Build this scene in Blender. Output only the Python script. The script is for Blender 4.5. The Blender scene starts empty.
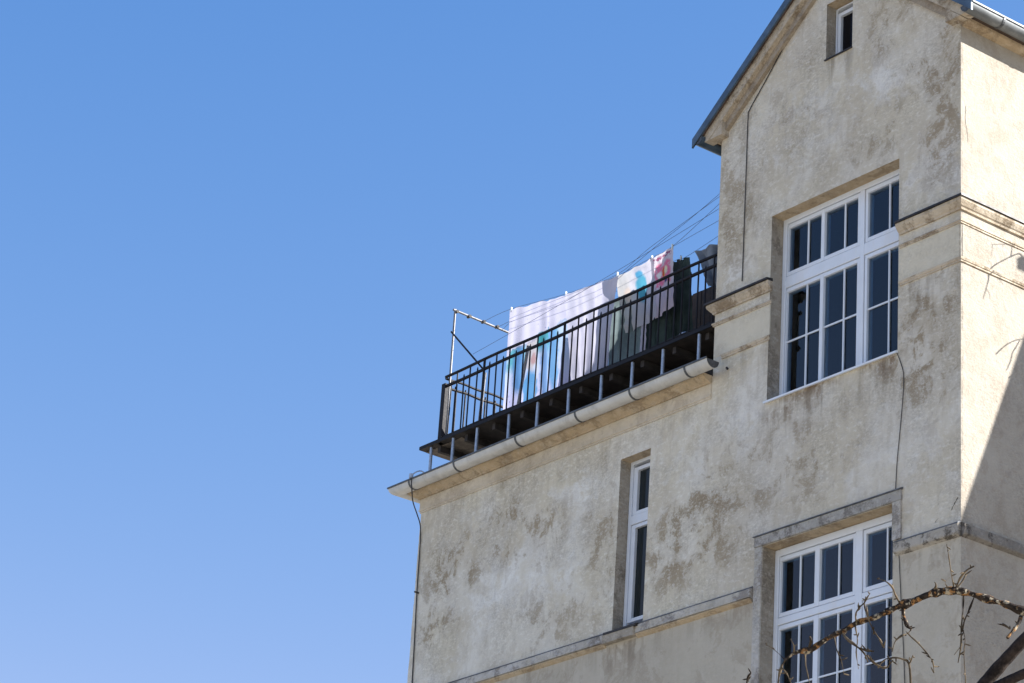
import bpy, bmesh, math, random
from mathutils import Vector, Matrix, noise
random.seed(7)
scn = bpy.context.scene
C = scn.collection
R = math.radians
PI = math.pi

# ------------------------------------------------------------------ object helpers
def empty(name, label, cat, loc=(0, 0, 0), group=None):
    o = bpy.data.objects.new(name, None); C.objects.link(o)
    o.location = loc; o.empty_display_size = .2
    tag(o, label, cat, group)
    bpy.context.view_layer.update()
    return o

def tag(o, label, cat=None, group=None, kind=None):
    if label: o['label'] = label
    if cat: o['category'] = cat
    if group: o['group'] = group
    if kind: o['kind'] = kind
    return o

def root_matrix(o):
    m = Matrix.Translation(o.location) if o.parent is None else root_matrix(o.parent)
    return m

def adopt(o, parent):
    """parent o while its mesh data stays in world metres"""
    o.parent = parent
    p = parent
    while p.parent: p = p.parent
    o.matrix_parent_inverse = Matrix.Translation(-Vector(p.location)) if parent.parent is None else Matrix.Identity(4)

class MB:
    def __init__(s): s.v = []; s.f = []; s.uv = None
    def add(s, vs, fs):
        b = len(s.v); s.v += [tuple(v) for v in vs]; s.f += [tuple(i + b for i in f) for f in fs]; return s
    def box(s, a, b):
        x0, y0, z0 = a; x1, y1, z1 = b
        return s.add([(x0,y0,z0),(x1,y0,z0),(x1,y1,z0),(x0,y1,z0),(x0,y0,z1),(x1,y0,z1),(x1,y1,z1),(x0,y1,z1)],
              [(0,3,2,1),(4,5,6,7),(0,1,5,4),(1,2,6,5),(2,3,7,6),(3,0,4,7)])
    def prism_y(s, poly, y0, y1):
        """poly of (x,z) extruded along y"""
        n = len(poly)
        vs = [(x, y0, z) for x, z in poly] + [(x, y1, z) for x, z in poly]
        fs = [tuple(range(n)), tuple(range(2*n-1, n-1, -1))] + [(i, i+n, (i+1) % n + n, (i+1) % n) for i in range(n)]
        return s.add(vs, fs)
    def prism_x(s, poly, x0, x1):
        n = len(poly)
        vs = [(x0, y, z) for y, z in poly] + [(x1, y, z) for y, z in poly]
        fs = [tuple(range(n)), tuple(range(2*n-1, n-1, -1))] + [(i, i+n, (i+1) % n + n, (i+1) % n) for i in range(n)]
        return s.add(vs, fs)
    def sweep(s, path, prof, wob=0, step=None):
        """profile of (outward, z) swept along plan path (x,y); outward is to the right of travel; mitred corners"""
        if step:
            q = []
            for a, b in zip(path, path[1:]):
                n = max(1, int(math.dist(a, b) / step))
                q += [(a[0]+(b[0]-a[0])*i/n, a[1]+(b[1]-a[1])*i/n) for i in range(n)]
            path = q + [path[-1]]
        n = len(prof); rings = []
        for i, p in enumerate(path):
            ds = []
            if i > 0: d = Vector((p[0]-path[i-1][0], p[1]-path[i-1][1])).normalized(); ds.append(d)
            if i < len(path)-1: d = Vector((path[i+1][0]-p[0], path[i+1][1]-p[1])).normalized(); ds.append(d)
            ns = [Vector((d.y, -d.x)) for d in ds]
            m = sum(ns, Vector((0, 0)));
            m = m / m.dot(ns[0]) 
            w = [(random.uniform(-wob, wob), random.uniform(-wob, wob)) for _ in range(1)][0]
            rings.append([(p[0]+m.x*(o+w[0]*(o > .012)), p[1]+m.y*(o+w[0]*(o > .012)), z+w[1]) for o, z in prof])
        vs = [v for r in rings for v in r]; fs = []
        for i in range(len(rings)-1):
            for j in range(n):
                k = (j+1) % n
                fs.append((i*n+j, (i+1)*n+j, (i+1)*n+k, i*n+k))
        fs.append(tuple(range(n))); fs.append(tuple(range(len(vs)-1, len(vs)-1-n, -1)))
        return s.add(vs, fs)
    def tube(s, pts, r, n=8):
        pts = [Vector(p) for p in pts]
        rs = r if isinstance(r, (list, tuple)) else [r]*len(pts)
        rings = []; u = None
        for i, p in enumerate(pts):
            d = (pts[min(i+1, len(pts)-1)] - pts[max(i-1, 0)]).normalized()
            if u is None:
                u = d.cross(Vector((.31, .17, .93)) if abs(d.z) < .9 else Vector((1, 0, 0))).normalized()
            else: u = (u - d*u.dot(d)).normalized()
            w = d.cross(u).normalized()
            rings.append([p + (u*math.cos(2*PI*k/n) + w*math.sin(2*PI*k/n))*rs[i] for k in range(n)])
        vs = [v for q in rings for v in q]; fs = []
        for i in range(len(rings)-1):
            for j in range(n):
                k = (j+1) % n
                fs.append((i*n+j, i*n+k, (i+1)*n+k, (i+1)*n+j))
        fs.append(tuple(range(n-1, -1, -1))); fs.append(tuple(range(len(vs)-n, len(vs))))
        return s.add(vs, fs)
    def build(s, name, m, parent=None, bevel=0, smooth=False):
        me = bpy.data.meshes.new(name); me.from_pydata(s.v, [], s.f)
        bm = bmesh.new(); bm.from_mesh(me)
        bmesh.ops.recalc_face_normals(bm, faces=bm.faces)
        bm.to_mesh(me); bm.free()
        me.materials.append(m)
        o = bpy.data.objects.new(name, me); C.objects.link(o)
        if parent: adopt(o, parent)
        if smooth:
            for p in me.polygons: p.use_smooth = True
            mod = o.modifiers.new('es', 'EDGE_SPLIT'); mod.split_angle = R(40)
        if bevel:
            b = o.modifiers.new('bv', 'BEVEL'); b.width = bevel; b.segments = 2; b.limit_method = 'ANGLE'; b.angle_limit = R(40)
        return o

def catmull(pts, k=4):
    pts = [Vector(p) for p in pts]; out = []
    for i in range(len(pts)-1):
        p0 = pts[max(i-1, 0)]; p1 = pts[i]; p2 = pts[i+1]; p3 = pts[min(i+2, len(pts)-1)]
        for j in range(k):
            t = j/k
            out.append(.5*((2*p1)+(p2-p0)*t+(2*p0-5*p1+4*p2-p3)*t*t+(3*p1-p0-3*p2+p3)*t**3))
    out.append(pts[-1]); return out

# ------------------------------------------------------------------ node helper
class Mat:
    def __init__(s, name):
        s.m = bpy.data.materials.new(name); s.m.use_nodes = True
        s.nt = s.m.node_tree; s.n = s.nt.nodes; s.l = s.nt.links
        s.b = s.n['Principled BSDF']; s.out = s.n['Material Output']
        s.tc = s.n.new('ShaderNodeTexCoord')
        s.P = s.tc.outputs['Object']; s.UV = s.tc.outputs['UV']
    def put(s, inp, v):
        if isinstance(v, bpy.types.NodeSocket): s.l.new(v, inp)
        elif v is not None:
            if isinstance(v, (tuple, list)) and len(v) == 3 and inp.type == 'RGBA': v = (*v, 1)
            inp.default_value = v
    def math(s, op, a, b=None, c=None, clamp=False):
        n = s.n.new('ShaderNodeMath'); n.operation = op; n.use_clamp = clamp
        s.put(n.inputs[0], a); s.put(n.inputs[1], b)
        if c is not None: s.put(n.inputs[2], c)
        return n.outputs[0]
    def mul(s, a, b): return s.math('MULTIPLY', a, b)
    def addm(s, a, b): return s.math('ADD', a, b)
    def mapv(s, v, scale=(1,1,1), loc=(0,0,0)):
        n = s.n.new('ShaderNodeMapping'); s.put(n.inputs['Vector'], v); n.inputs['Scale'].default_value = scale; n.inputs['Location'].default_value = loc
        return n.outputs[0]
    def noise(s, scale, detail=4, rough=.55, v=None, dist=0):
        n = s.n.new('ShaderNodeTexNoise'); s.put(n.inputs['Vector'], v if v is not None else s.P)
        n.inputs['Scale'].default_value = scale; n.inputs['Detail'].default_value = detail; n.inputs['Roughness'].default_value = rough; n.inputs['Distortion'].default_value = dist
        return n.outputs['Fac']
    def vor(s, scale, v=None, feature='F1', out='Distance'):
        n = s.n.new('ShaderNodeTexVoronoi'); s.put(n.inputs['Vector'], v if v is not None else s.P); n.inputs['Scale'].default_value = scale; n.feature = feature
        return n.outputs[out]
    def ss(s, v, a, b, lo=0, hi=1):
        n = s.n.new('ShaderNodeMapRange'); n.interpolation_type = 'SMOOTHSTEP'
        s.put(n.inputs['Value'], v); n.inputs['From Min'].default_value = a; n.inputs['From Max'].default_value = b
        n.inputs['To Min'].default_value = lo; n.inputs['To Max'].default_value = hi
        return n.outputs['Result']
    def mix(s, f, a, b, mode='MIX'):
        n = s.n.new('ShaderNodeMix'); n.data_type = 'RGBA'; n.blend_type = mode
        s.put(n.inputs[0], f); s.put(n.inputs[6], a); s.put(n.inputs[7], b)
        return n.outputs[2]
    def xyz(s, v=None):
        n = s.n.new('ShaderNodeSeparateXYZ'); s.put(n.inputs[0], v if v is not None else s.P); return n.outputs
    def band(s, v, a, b, w):
        return s.mul(s.ss(v, a-w, a+w), s.ss(v, b-w, b+w, 1, 0))
    def ell(s, x, z, cx, cz, rx, rz, soft=.35):
        dx = s.mul(s.addm(x, -cx), 1/rx); dz = s.mul(s.addm(z, -cz), 1/rz)
        d = s.math('SQRT', s.addm(s.mul(dx, dx), s.mul(dz, dz)))
        return s.ss(d, 1-soft, 1+soft, 1, 0)
    def bump(s, h, strength=.3, dist=.01):
        n = s.n.new('ShaderNodeBump'); s.put(n.inputs['Height'], h); n.inputs['Strength'].default_value = strength; n.inputs['Distance'].default_value = dist
        s.l.new(n.outputs[0], s.b.inputs['Normal'])
    def fin(s, col=None, rough=None, metal=None, spec=None):
        s.put(s.b.inputs['Base Color'], col); s.put(s.b.inputs['Roughness'], rough); s.put(s.b.inputs['Metallic'], metal); s.put(s.b.inputs['Specular IOR Level'], spec)
        return s.m

def vmax(m, *a):
    r = a[0]
    for b in a[1:]: r = m.math('MAXIMUM', r, b)
    return r

def plaster(name, base, base2, dark, light, dk=1.0, lt=1.0, regions_dark=(), regions_light=(), grain=1.0, axis='x', rust=(), tone=None, drips=()):
    """weathered lime render; regions are (cx, cz, rx, rz, strength) stains with a place of their own"""
    m = Mat(name)
    o = m.xyz(); X = o[0] if axis == 'x' else o[1]; Z = o[2]
    wx = m.addm(X, m.mul(m.addm(m.noise(2.3, 5), -.5), .55)); wz = m.addm(Z, m.mul(m.addm(m.noise(2.1, 5, v=m.mapv(m.P, loc=(7, 3, 1))), -.5), .55))
    c = m.mix(m.ss(m.noise(.8, 6, .6), .36, .64), base, base2)
    n1 = m.noise(1.4, 9, .68, dist=.5); n2 = m.noise(3.6, 9, .72, v=m.mapv(m.P, loc=(3, 9, 5), scale=(1, 1, .85)), dist=.35)
    n3 = m.noise(12, 7, .72, v=m.mapv(m.P, loc=(1, 2, 8), scale=(1, 1, 1.7)))
    n4 = m.noise(30, 6, .75, v=m.mapv(m.P, loc=(4, 2, 8), scale=(1, 1, 1.5)))
    st = m.noise(3.2, 6, .6, v=m.mapv(m.P, scale=(2.6, 2.6, .35)))
    def reg(rs):
        r = None
        for (cx, cz, rx, rz, s_) in rs:
            e = m.mul(m.ell(wx, wz, cx, cz, rx, rz, .7), s_); r = e if r is None else m.math('MAXIMUM', r, e)
        return r
    dkr = reg(regions_dark); ltr = reg(regions_light)
    # soft whitish bloom
    w = m.mul(m.ss(m.addm(m.mul(n1, .55), m.mul(n2, .45)), .47, .56), .8*lt)
    if ltr is not None: w = m.mul(w, m.addm(.3, m.mul(ltr, 1.2)))
    c = m.mix(m.math('MINIMUM', w, 1), c, light)
    pale = m.mul(m.ss(m.noise(.9, 5, .6, v=m.mapv(m.P, loc=(11, 4, 2))), .46, .60), .38*lt)
    c = m.mix(pale, c, light)
    # darker broad weathering
    big = m.mul(m.ss(m.noise(1.1, 8, .65, v=m.mapv(m.P, loc=(8, 1, 3))), .50, .66), .38*dk)
    if dkr is not None: big = m.math('MAXIMUM', m.mul(big, .8), m.mul(m.mul(dkr, m.ss(m.addm(m.mul(n1, .5), m.mul(n2, .5)), .40, .58)), .75))
    c = m.mix(big, c, m.mix(.35, dark, base2))
    # brown blotches
    bl = m.mul(m.ss(m.addm(m.mul(n2, .75), m.mul(n3, .25)), .49, .565), .85*dk)
    if dkr is not None: bl = m.mul(bl, m.addm(.30, m.mul(dkr, 1.1)))
    c = m.mix(m.math('MINIMUM', bl, 1), c, dark)
    c = m.mix(m.mul(m.ss(st, .5, .72), .25*dk), c, dark)
    for (cx, cz, rx, rz, s_) in rust:
        e = m.mul(m.mul(m.ell(wx, wz, cx, cz, rx, rz, .7), m.ss(m.addm(m.mul(n2, .5), m.mul(st, .5)), .40, .6)), s_)
        c = m.mix(e, c, (.20, .125, .07))
    gm = m.ss(m.noise(1.7, 5, .6, v=m.mapv(m.P, loc=(2, 6, 6))), .40, .64, .08, .95)
    # roughcast: flakes and grain of the coat, its relief shading painted into the colour
    c = m.mix(m.mul(m.ss(n3, .34, .58, .45*grain, 0), gm), c, m.mix(.55, c, (.10, .085, .07)))
    c = m.mix(m.mul(m.ss(n3, .52, .62), .55*grain), c, light)
    c = m.mix(m.mul(m.ss(n4, .34, .56, .5*grain, 0), gm), c, m.mix(.6, c, (.07, .06, .05)))
    c = m.mix(m.mul(m.mul(m.ss(n4, .53, .63), .45*grain), gm), c, light)
    for (xa_, xb_, zt_, ln_, s_) in drips:
        sk = m.noise(1.0, 6, .65, v=m.mapv(m.P, scale=(6, 6, .6)), dist=.3)
        e = m.mul(m.mul(m.band(X, xa_, xb_, .12), m.mul(m.ss(Z, zt_+.02, zt_-.0, 0, 1), m.ss(Z, zt_-ln_, zt_-.05))), m.mul(m.ss(m.addm(sk, m.mul(n2, .25)), .58, .74), s_))
        c = m.mix(e, c, m.mix(.5, dark, (.10, .08, .06)))
    if tone: c = m.mix(m.mul(m.ss(wx, tone[0], tone[1]), 1), c, m.mix(1, c, tone[2], 'MULTIPLY'))
    h = m.addm(m.mul(m.noise(9, 8, .6), 1.0*grain), m.addm(m.mul(n3, 1.0*grain), m.addm(m.mul(n4, .8*grain), m.mul(n2, .6*grain))))
    m.bump(h, .6, .03)
    return m.fin(c, .93, spec=.15)

def simple(name, col, rough=.6, metal=0, var=.2, scale=12, bump=0, spec=.4, dirt=None):
    m = Mat(name)
    n = m.noise(scale, 6, .62)
    c = m.mix(m.ss(n, .3, .7), tuple(x*(1-var) for x in col), tuple(min(1, x*(1+var)) for x in col))
    if dirt:
        c = m.mix(m.mul(m.ss(m.noise(scale*.35, 7, .7, v=m.mapv(m.P, scale=(1.6, 1.6, .6))), .5, .68), .55), c, dirt)
    if bump: m.bump(m.noise(scale*3, 5), bump, .01)
    return m.fin(c, m.ss(n, .2, .8, max(.02, rough-.08), min(1, rough+.08)), metal, spec)

# ------------------------------------------------------------------ materials
M = {}
B0 = (.435, .385, .315); B1 = (.375, .332, .272); DK = (.19, .158, .118); LT = (.60, .565, .515)
M['facade'] = plaster('facade_render', (.69, .62, .475), (.62, .55, .425), (.37, .295, .195), (.86, .83, .75), dk=1.0, lt=1.0, grain=.8,
    regions_dark=[(-.25, 16.3, .40, .9, .7), (-3.6, 16.2, .35, 1.0, .5), (-.5, 13.6, .5, .8, .8), (-2.3, 12.75, .7, .5, .5), (-3.3, 12.7, .5, .5, .6), (-1.2, 16.3, .5, .3, .6), (-2.6, 17.0, .5, .5, .35), (-1.1, 17.6, .4, .4, .5), (-.4, 17.0, .5, .3, .9),
        (-8.6, 12.9, .6, .4, .9), (-7.6, 13.2, .6, .35, 1.0), (-6.9, 13.05, .5, .4, .7), (-6.6, 11.9, .7, .35, .5), (-8.9, 12.3, .4, .4, .7), (-5.7, 12.6, .3, .8, .6), (-4.4, 12.2, .5, .5, .8), (-3.9, 12.4, .5, .6, .9), (-5.8, 13.0, .25, .3, .7)],
    regions_light=[(-.3, 15.5, .5, .35, 1.0), (-2.6, 16.8, .8, .5, .6), (-3.6, 15.3, .3, .25, 1), (-1.2, 17.0, .6, .5, .7), (-3.3, 13.3, .4, .5, .7), (-.8, 12.3, .8, .4, .6),
        (-8.0, 12.8, 1.2, .7, 1.0), (-6.9, 12.6, .8, .7, 1.0), (-6.3, 13.2, .7, .4, .9), (-4.1, 12.8, .6, .5, .8), (-8.6, 12.0, .6, .5, .6), (-4.3, 13.4, .4, .3, .5)],
    rust=[(-2.4, 13.48, .5, .13, .9), (-1.1, 13.5, .25, .12, .9), (-2.5, 13.35, .15, .2, .5), (-5.2, 11.22, .35, .12, .8)], tone=(-4.6, -2.6, (.91, .905, .91)), drips=[(-2.95, -.9, 13.54, .7, .5), (-9.4, -3.9, 13.88, .55, .22), (-.9, 0, 14.32, .7, .4), (-3.8, -2.9, 14.32, .6, .25), (-2.1, -1.65, 17.54, .5, .6)])
M['tower'] = M['wing'] = M['facade']
M['lower'] = plaster('lower_render', (.505, .455, .36), (.465, .415, .325), (.34, .28, .205), (.58, .535, .45), dk=.6, lt=.4, grain=.3, drips=[(-9.4, 0, 11.27, .35, .28), (-5.55, -4.9, 11.27, .6, .6)])
M['frieze'] = plaster('frieze_render', (.65, .585, .45), (.595, .53, .41), (.39, .33, .24), (.72, .665, .55), dk=.35, lt=.35, grain=.55)
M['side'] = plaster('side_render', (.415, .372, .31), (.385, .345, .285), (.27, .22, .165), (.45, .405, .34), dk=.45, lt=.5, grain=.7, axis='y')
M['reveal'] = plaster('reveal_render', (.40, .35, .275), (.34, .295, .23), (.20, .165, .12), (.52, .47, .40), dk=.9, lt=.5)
M['ochre'] = plaster('ochre_bounce_moulding', (.55, .43, .28), (.48, .365, .23), (.26, .185, .11), (.60, .52, .40), dk=.8, lt=.5, grain=.8)  # ochre paint whose orange tint also stands for warm bounce on undersides
M['verge_shade'] = plaster('brown_verge_shade', (.40, .33, .25), (.34, .28, .21), (.20, .155, .11), (.48, .42, .34), dk=.8, lt=.5, grain=.7)  # brown stands for the shade below the verge board
M['moulding'] = plaster('moulding_render', (.56, .475, .36), (.49, .41, .305), (.26, .20, .135), (.64, .58, .48), dk=1.1, lt=.5, grain=.7)
M['ledge'] = plaster('ledge_render', (.46, .415, .34), (.40, .36, .30), (.12, .105, .085), (.50, .46, .40), dk=1.3, lt=.8)
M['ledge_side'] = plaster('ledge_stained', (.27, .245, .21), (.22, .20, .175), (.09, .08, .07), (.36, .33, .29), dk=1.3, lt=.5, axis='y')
M['surround'] = plaster('surround_render', (.42, .395, .35), (.36, .335, .295), (.13, .115, .10), (.56, .53, .48), dk=.9, lt=.9)
M['jamb'] = plaster('jamb_render', (.56, .515, .43), (.50, .46, .385), (.22, .19, .16), (.62, .60, .57), dk=.9, lt=.9)
M['fascia'] = plaster('fascia_render', (.60, .52, .395), (.54, .465, .35), (.33, .26, .18), (.70, .63, .52), dk=.5, lt=.6, grain=.5)
M['flash'] = simple('dark_flashing', (.035, .03, .028), .55, .3, .4, 9)
M['verge'] = simple('blue_grey_sheet', (.07, .105, .145), .45, .3, .25, 6)
M['gutter'] = simple('painted_gutter', (.53, .52, .485), .5, 0, .08, 5, dirt=(.30, .28, .25))
M['zinc'] = simple('zinc_gutter', (.13, .14, .145), .55, .2, .15, 6, dirt=(.25, .26, .26))
M['bracket'] = simple('gutter_bracket', (.10, .105, .11), .5, .5, .3, 20)
M['frame'] = simple('white_frame', (.68, .715, .76), .35, 0, .03, 6, dirt=(.68, .67, .66))
M['gasket'] = simple('dark_gasket', (.03, .03, .035), .7)
M['black'] = simple('black_paint', (.010, .009, .011), .6, 0, .4, 30, spec=.2)
M['galv'] = simple('galvanised', (.36, .40, .46), .45, .55, .2, 18)
M['pole'] = simple('worn_pole', (.20, .20, .205), .5, .2, .35, 22, dirt=(.10, .07, .05))
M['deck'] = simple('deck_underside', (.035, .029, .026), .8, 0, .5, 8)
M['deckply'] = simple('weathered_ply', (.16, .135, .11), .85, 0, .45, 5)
M['bitumen'] = simple('roof_felt', (.03, .03, .032), .9, 0, .3, 10)
M['brown'] = simple('brown_planks', (.055, .036, .026), .75, 0, .4, 9)
M['tile'] = simple('roof_tile', (.10, .065, .05), .8, 0, .35, 10, bump=.3)
M['wire'] = simple('clothes_wire', (.06, .07, .11), .5, 0, .3)
M['cable'] = simple('old_cable', (.045, .04, .036), .7, 0, .4, 6)
M['lead'] = simple('lead_strip', (.12, .125, .135), .6, .2, .4, 9)
M['crack'] = simple('crack_shadow', (.05, .042, .035), .95, 0, .4)
M['peg'] = simple('pale_peg', (.75, .78, .72), .5, 0, .1)

def glass(name, col, ref=1.0):
    m = Mat(name)
    n = m.noise(1.3, 3, .5); m.bump(n, .05, .02)
    c = m.mix(m.ss(m.noise(2.5, 4, v=m.mapv(m.P, scale=(1, 1, .4))), .3, .7), tuple(x*.8 for x in col), tuple(x*1.2 for x in col))
    m.b.inputs['IOR'].default_value = 1.6
    return m.fin(c, .03, 0, .5*ref)
def clear_glass(name, tint=(.55, .60, .66), boost=1.0):
    m = Mat(name)
    tr = m.n.new('ShaderNodeBsdfTransparent'); gl = m.n.new('ShaderNodeBsdfGlossy'); mx = m.n.new('ShaderNodeMixShader'); fr = m.n.new('ShaderNodeFresnel')
    fr.inputs['IOR'].default_value = 1.52; m.put(tr.inputs['Color'], tint); gl.inputs['Roughness'].default_value = .015
    m.put(gl.inputs['Color'], (.82, .92, 1))
    bn = m.n.new('ShaderNodeBump'); m.put(bn.inputs['Height'], m.noise(1.6, 3, .5)); bn.inputs['Strength'].default_value = .10; bn.inputs['Distance'].default_value = .02
    m.l.new(bn.outputs[0], gl.inputs['Normal'])
    m.put(mx.inputs[0], m.mul(fr.outputs[0], boost)); m.l.new(tr.outputs[0], mx.inputs[1]); m.l.new(gl.outputs[0], mx.inputs[2]); m.l.new(mx.outputs[0], m.out.inputs['Surface'])
    return m.m
M['glass'] = clear_glass('window_glass')
M['glass_dark'] = glass('dark_glass', (.010, .009, .011), .12)
M['glass_teal'] = glass('narrow_glass', (.016, .021, .023), .3)
M['curtain'] = simple('net_curtain', (.055, .065, .085), .9, 0, .25, 2)
M['room'] = simple('dark_room', (.02, .018, .018), .9)

def bark():
    m = Mat('lichen_bark')
    n = m.noise(30, 6, .7); n2 = m.noise(45, 5, .7, v=m.mapv(m.P, loc=(4, 1, 2))); n3 = m.noise(38, 5, .6, v=m.mapv(m.P, loc=(9, 9, 2)))
    c = m.mix(m.ss(n2, .3, .7), (.012, .009, .007), (.05, .036, .027))
    c = m.mix(m.mul(m.ss(n, .53, .6), .9), c, (.34, .17, .06))
    c = m.mix(m.mul(m.ss(n3, .56, .63), .85), c, (.42, .36, .26))
    m.bump(m.addm(n2, m.noise(60, 4)), .7, .01)
    return m.fin(c, .9, spec=.15)
M['bark'] = bark()
def trunkbark():
    m = Mat('dark_bark')
    n2 = m.noise(26, 6, .7)
    c = m.mix(m.ss(n2, .3, .7), (.012, .009, .008), (.05, .037, .030))
    m.bump(n2, .7, .012); return m.fin(c, .9, spec=.15)
M['trunk'] = trunkbark()
def twig():
    m = Mat('grey_twig')
    c = m.mix(m.ss(m.noise(12, 5), .35, .65), (.028, .020, .013), (.14, .105, .065))
    return m.fin(c, .85, spec=.15)
M['twig'] = twig()

def cloth_mat(name, build, trans=.5):
    m = Mat(name)
    c = build(m)
    d = m.n.new('ShaderNodeBsdfDiffuse'); t = m.n.new('ShaderNodeBsdfTranslucent'); mx = m.n.new('ShaderNodeMixShader')
    for b in (d, t): m.put(b.inputs['Color'], c)
    h = m.noise(90, 3); bn = m.n.new('ShaderNodeBump'); m.put(bn.inputs['Height'], h); bn.inputs['Strength'].default_value = .08; bn.inputs['Distance'].default_value = .004
    m.l.new(bn.outputs[0], d.inputs['Normal'])
    mx.inputs[0].default_value = trans; m.l.new(d.outputs[0], mx.inputs[1]); m.l.new(t.outputs[0], mx.inputs[2])
    m.l.new(mx.outputs[0], m.out.inputs['Surface'])
    return m.m
def c_plain(col, var=.06):
    def f(m): return m.mix(m.ss(m.noise(3, 4), .3, .7), tuple(x*(1-var) for x in col), tuple(min(1, x*(1+var)) for x in col))
    return f
def c_speck(col, spot, scale=9, th=.16):
    def f(m):
        v = m.vor(scale)
        return m.mix(m.mul(m.ss(v, th*.7, th, 1, 0), .6), col, spot)
    return f
M['sheet'] = cloth_mat('white_sheet', c_plain((.50, .49, .58)), .34)
M['sheet_speck'] = cloth_mat('speckled_sheet', c_speck((.50, .49, .60), (.22, .22, .42), 8, .10), .42)
def c_child(m):
    u = m.xyz(m.UV); U, V = u[0], u[1]
    U = m.addm(U, m.mul(m.addm(m.noise(7, 3), -.5), .12)); V = m.addm(V, m.mul(m.addm(m.noise(6, 3, v=m.mapv(m.P, loc=(3, 3, 3))), -.5), .12))
    c = m.mix(m.ss(V, .15, .6), (.50, .50, .70), (.40, .50, .66))
    c = m.mix(m.ell(U, V, .16, .60, .16, .12), c, (.10, .32, .40))
    c = m.mix(m.ell(U, V, .64, .68, .18, .13), c, (.06, .27, .31))
    c = m.mix(m.ell(U, V, .42, .62, .10, .22, .2), c, (.42, .40, .42))
    c = m.mix(m.ell(U, V, .46, .52, .04, .05), c, (.36, .24, .25))
    c = m.mix(m.ell(U, V, .22, .48, .08, .20), c, (.11, .25, .48))
    c = m.mix(m.ell(U, V, .42, .27, .12, .16, .2), c, (.10, .26, .48))
    c = m.mix(m.ell(U, V, .76, .5, .06, .34), c, (.16, .34, .58))
    c = m.mix(m.ell(U, V, .62, .34, .05, .3), c, (.20, .34, .58))
    Vd = m.addm(V, m.mul(U, -.16)); fl = m.ss(Vd, .625, .635)
    c = m.mix(fl, c, m.mix(m.mul(m.ss(m.vor(9), .08, .12, 1, 0), .6), (.50, .49, .60), (.22, .22, .40)))
    c = m.mix(m.mul(m.band(Vd, .612, .628, .006), .5), c, (.25, .25, .35))
    c = m.mix(m.mul(m.ell(U, V, .2, .12, .18, .14), m.ss(m.vor(14), .2, .3, 1, 0)), c, (.14, .13, .38))
    return c
M['child'] = cloth_mat('printed_child_sheet', c_child, .34)
def c_pale(m):
    u = m.xyz(m.UV); U, V = u[0], u[1]
    U = m.addm(U, m.mul(m.addm(m.noise(9, 3), -.5), .12)); V = m.addm(V, m.mul(m.addm(m.noise(8, 3, v=m.mapv(m.P, loc=(3, 3, 3))), -.5), .10))
    c = m.mix(m.ss(U, 0, 1), (.52, .515, .50), (.52, .50, .56))
    c = m.mix(m.mul(m.ell(U, V, .62, .72, .30, .26, .12), .35), c, (.45, .45, .55))
    c = m.mix(m.ell(U, V, .64, .62, .13, .24, .25), c, (.09, .34, .47))
    c = m.mix(m.ell(U, V, .60, .86, .09, .06), c, (.08, .29, .47))
    c = m.mix(m.mul(m.ell(U, V, .25, .62, .10, .12), .5), c, (.65, .48, .36))
    return c
M['pale'] = cloth_mat('pale_printed', c_pale, .32)
def c_pink(m):
    u = m.xyz(m.UV); U, V = u[0], u[1]
    U0 = m.addm(U, m.mul(m.addm(m.noise(14, 3), -.5), .10)); V0 = m.addm(V, m.mul(m.addm(m.noise(14, 3, v=m.mapv(m.P, loc=(3, 3, 3))), -.5), .07))
    c = m.mix(m.ss(V, .2, .8), (.60, .52, .60), (.62, .56, .60))
    blob = m.mul(m.band(U0, .14, .90, .05), m.band(V0, .46, .83, .03))
    c = m.mix(m.mul(blob, m.ss(m.noise(16, 3), .38, .5)), c, (.72, .20, .32))
    c = m.mix(m.ell(U0, V0, .55, .66, .09, .10), c, (.62, .12, .06))
    c = m.mix(m.ell(U0, V0, .68, .69, .09, .06), c, (.78, .72, .50))
    c = m.mix(m.ell(U0, V0, .32, .66, .10, .05), c, (.78, .74, .72))
    c = m.mix(m.ell(U0, V0, .60, .61, .06, .04), c, (.75, .50, .12))
    c = m.mix(m.ell(U0, V0, .72, .50, .07, .045), c, (.08, .10, .22))
    c = m.mix(m.mul(m.mul(m.band(U0, .10, .92, .03), m.band(V, .90, .965, .012)), m.ss(m.noise(30, 1), .46, .52)), c, (.30, .10, .18))
    return c
M['pink'] = cloth_mat('pink_printed', c_pink, .32)
M['green'] = cloth_mat('dark_green_towel', c_plain((.045, .062, .056), .35), .25)
M['greygreen'] = cloth_mat('grey_green_cloth', c_plain((.16, .20, .20), .3), .4)
M['jacket'] = cloth_mat('grey_jacket', c_plain((.20, .215, .235), .35), .2)
M['bundle'] = cloth_mat('white_bundle', c_plain((.72, .76, .85), .1), .3)
M['shoe'] = simple('dark_bundle', (.02, .02, .03), .7)

# ------------------------------------------------------------------ setting: ground
def ground_mat():
    m = Mat('paved_yard')
    n = m.noise(.35, 6, .6); f = m.noise(9, 6, .65)
    c = m.mix(m.ss(n, .35, .65), (.54, .47, .365), (.46, .40, .31))
    c = m.mix(m.mul(m.ss(f, .4, .7), .4), c, (.30, .26, .21))
    br = m.n.new('ShaderNodeTexBrick'); m.put(br.inputs['Vector'], m.P); br.inputs['Scale'].default_value = 2.2
    br.inputs['Mortar Size'].default_value = .012; br.inputs['Color1'].default_value = (1, 1, 1, 1); br.inputs['Color2'].default_value = (.86, .86, .86, 1); br.inputs['Mortar'].default_value = (.35, .35, .35, 1)
    c = m.mix(1, c, br.outputs['Color'], 'MULTIPLY')
    m.bump(f, .3, .02)
    return m.fin(c, .9, spec=.2)
g = MB().add([(-600, -600, 0), (600, -600, 0), (600, 600, 0), (-600, 600, 0)], [(0, 1, 2, 3)]).build('ground', ground_mat())
tag(g, 'pale paved yard in front of the old house', kind='structure')

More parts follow.
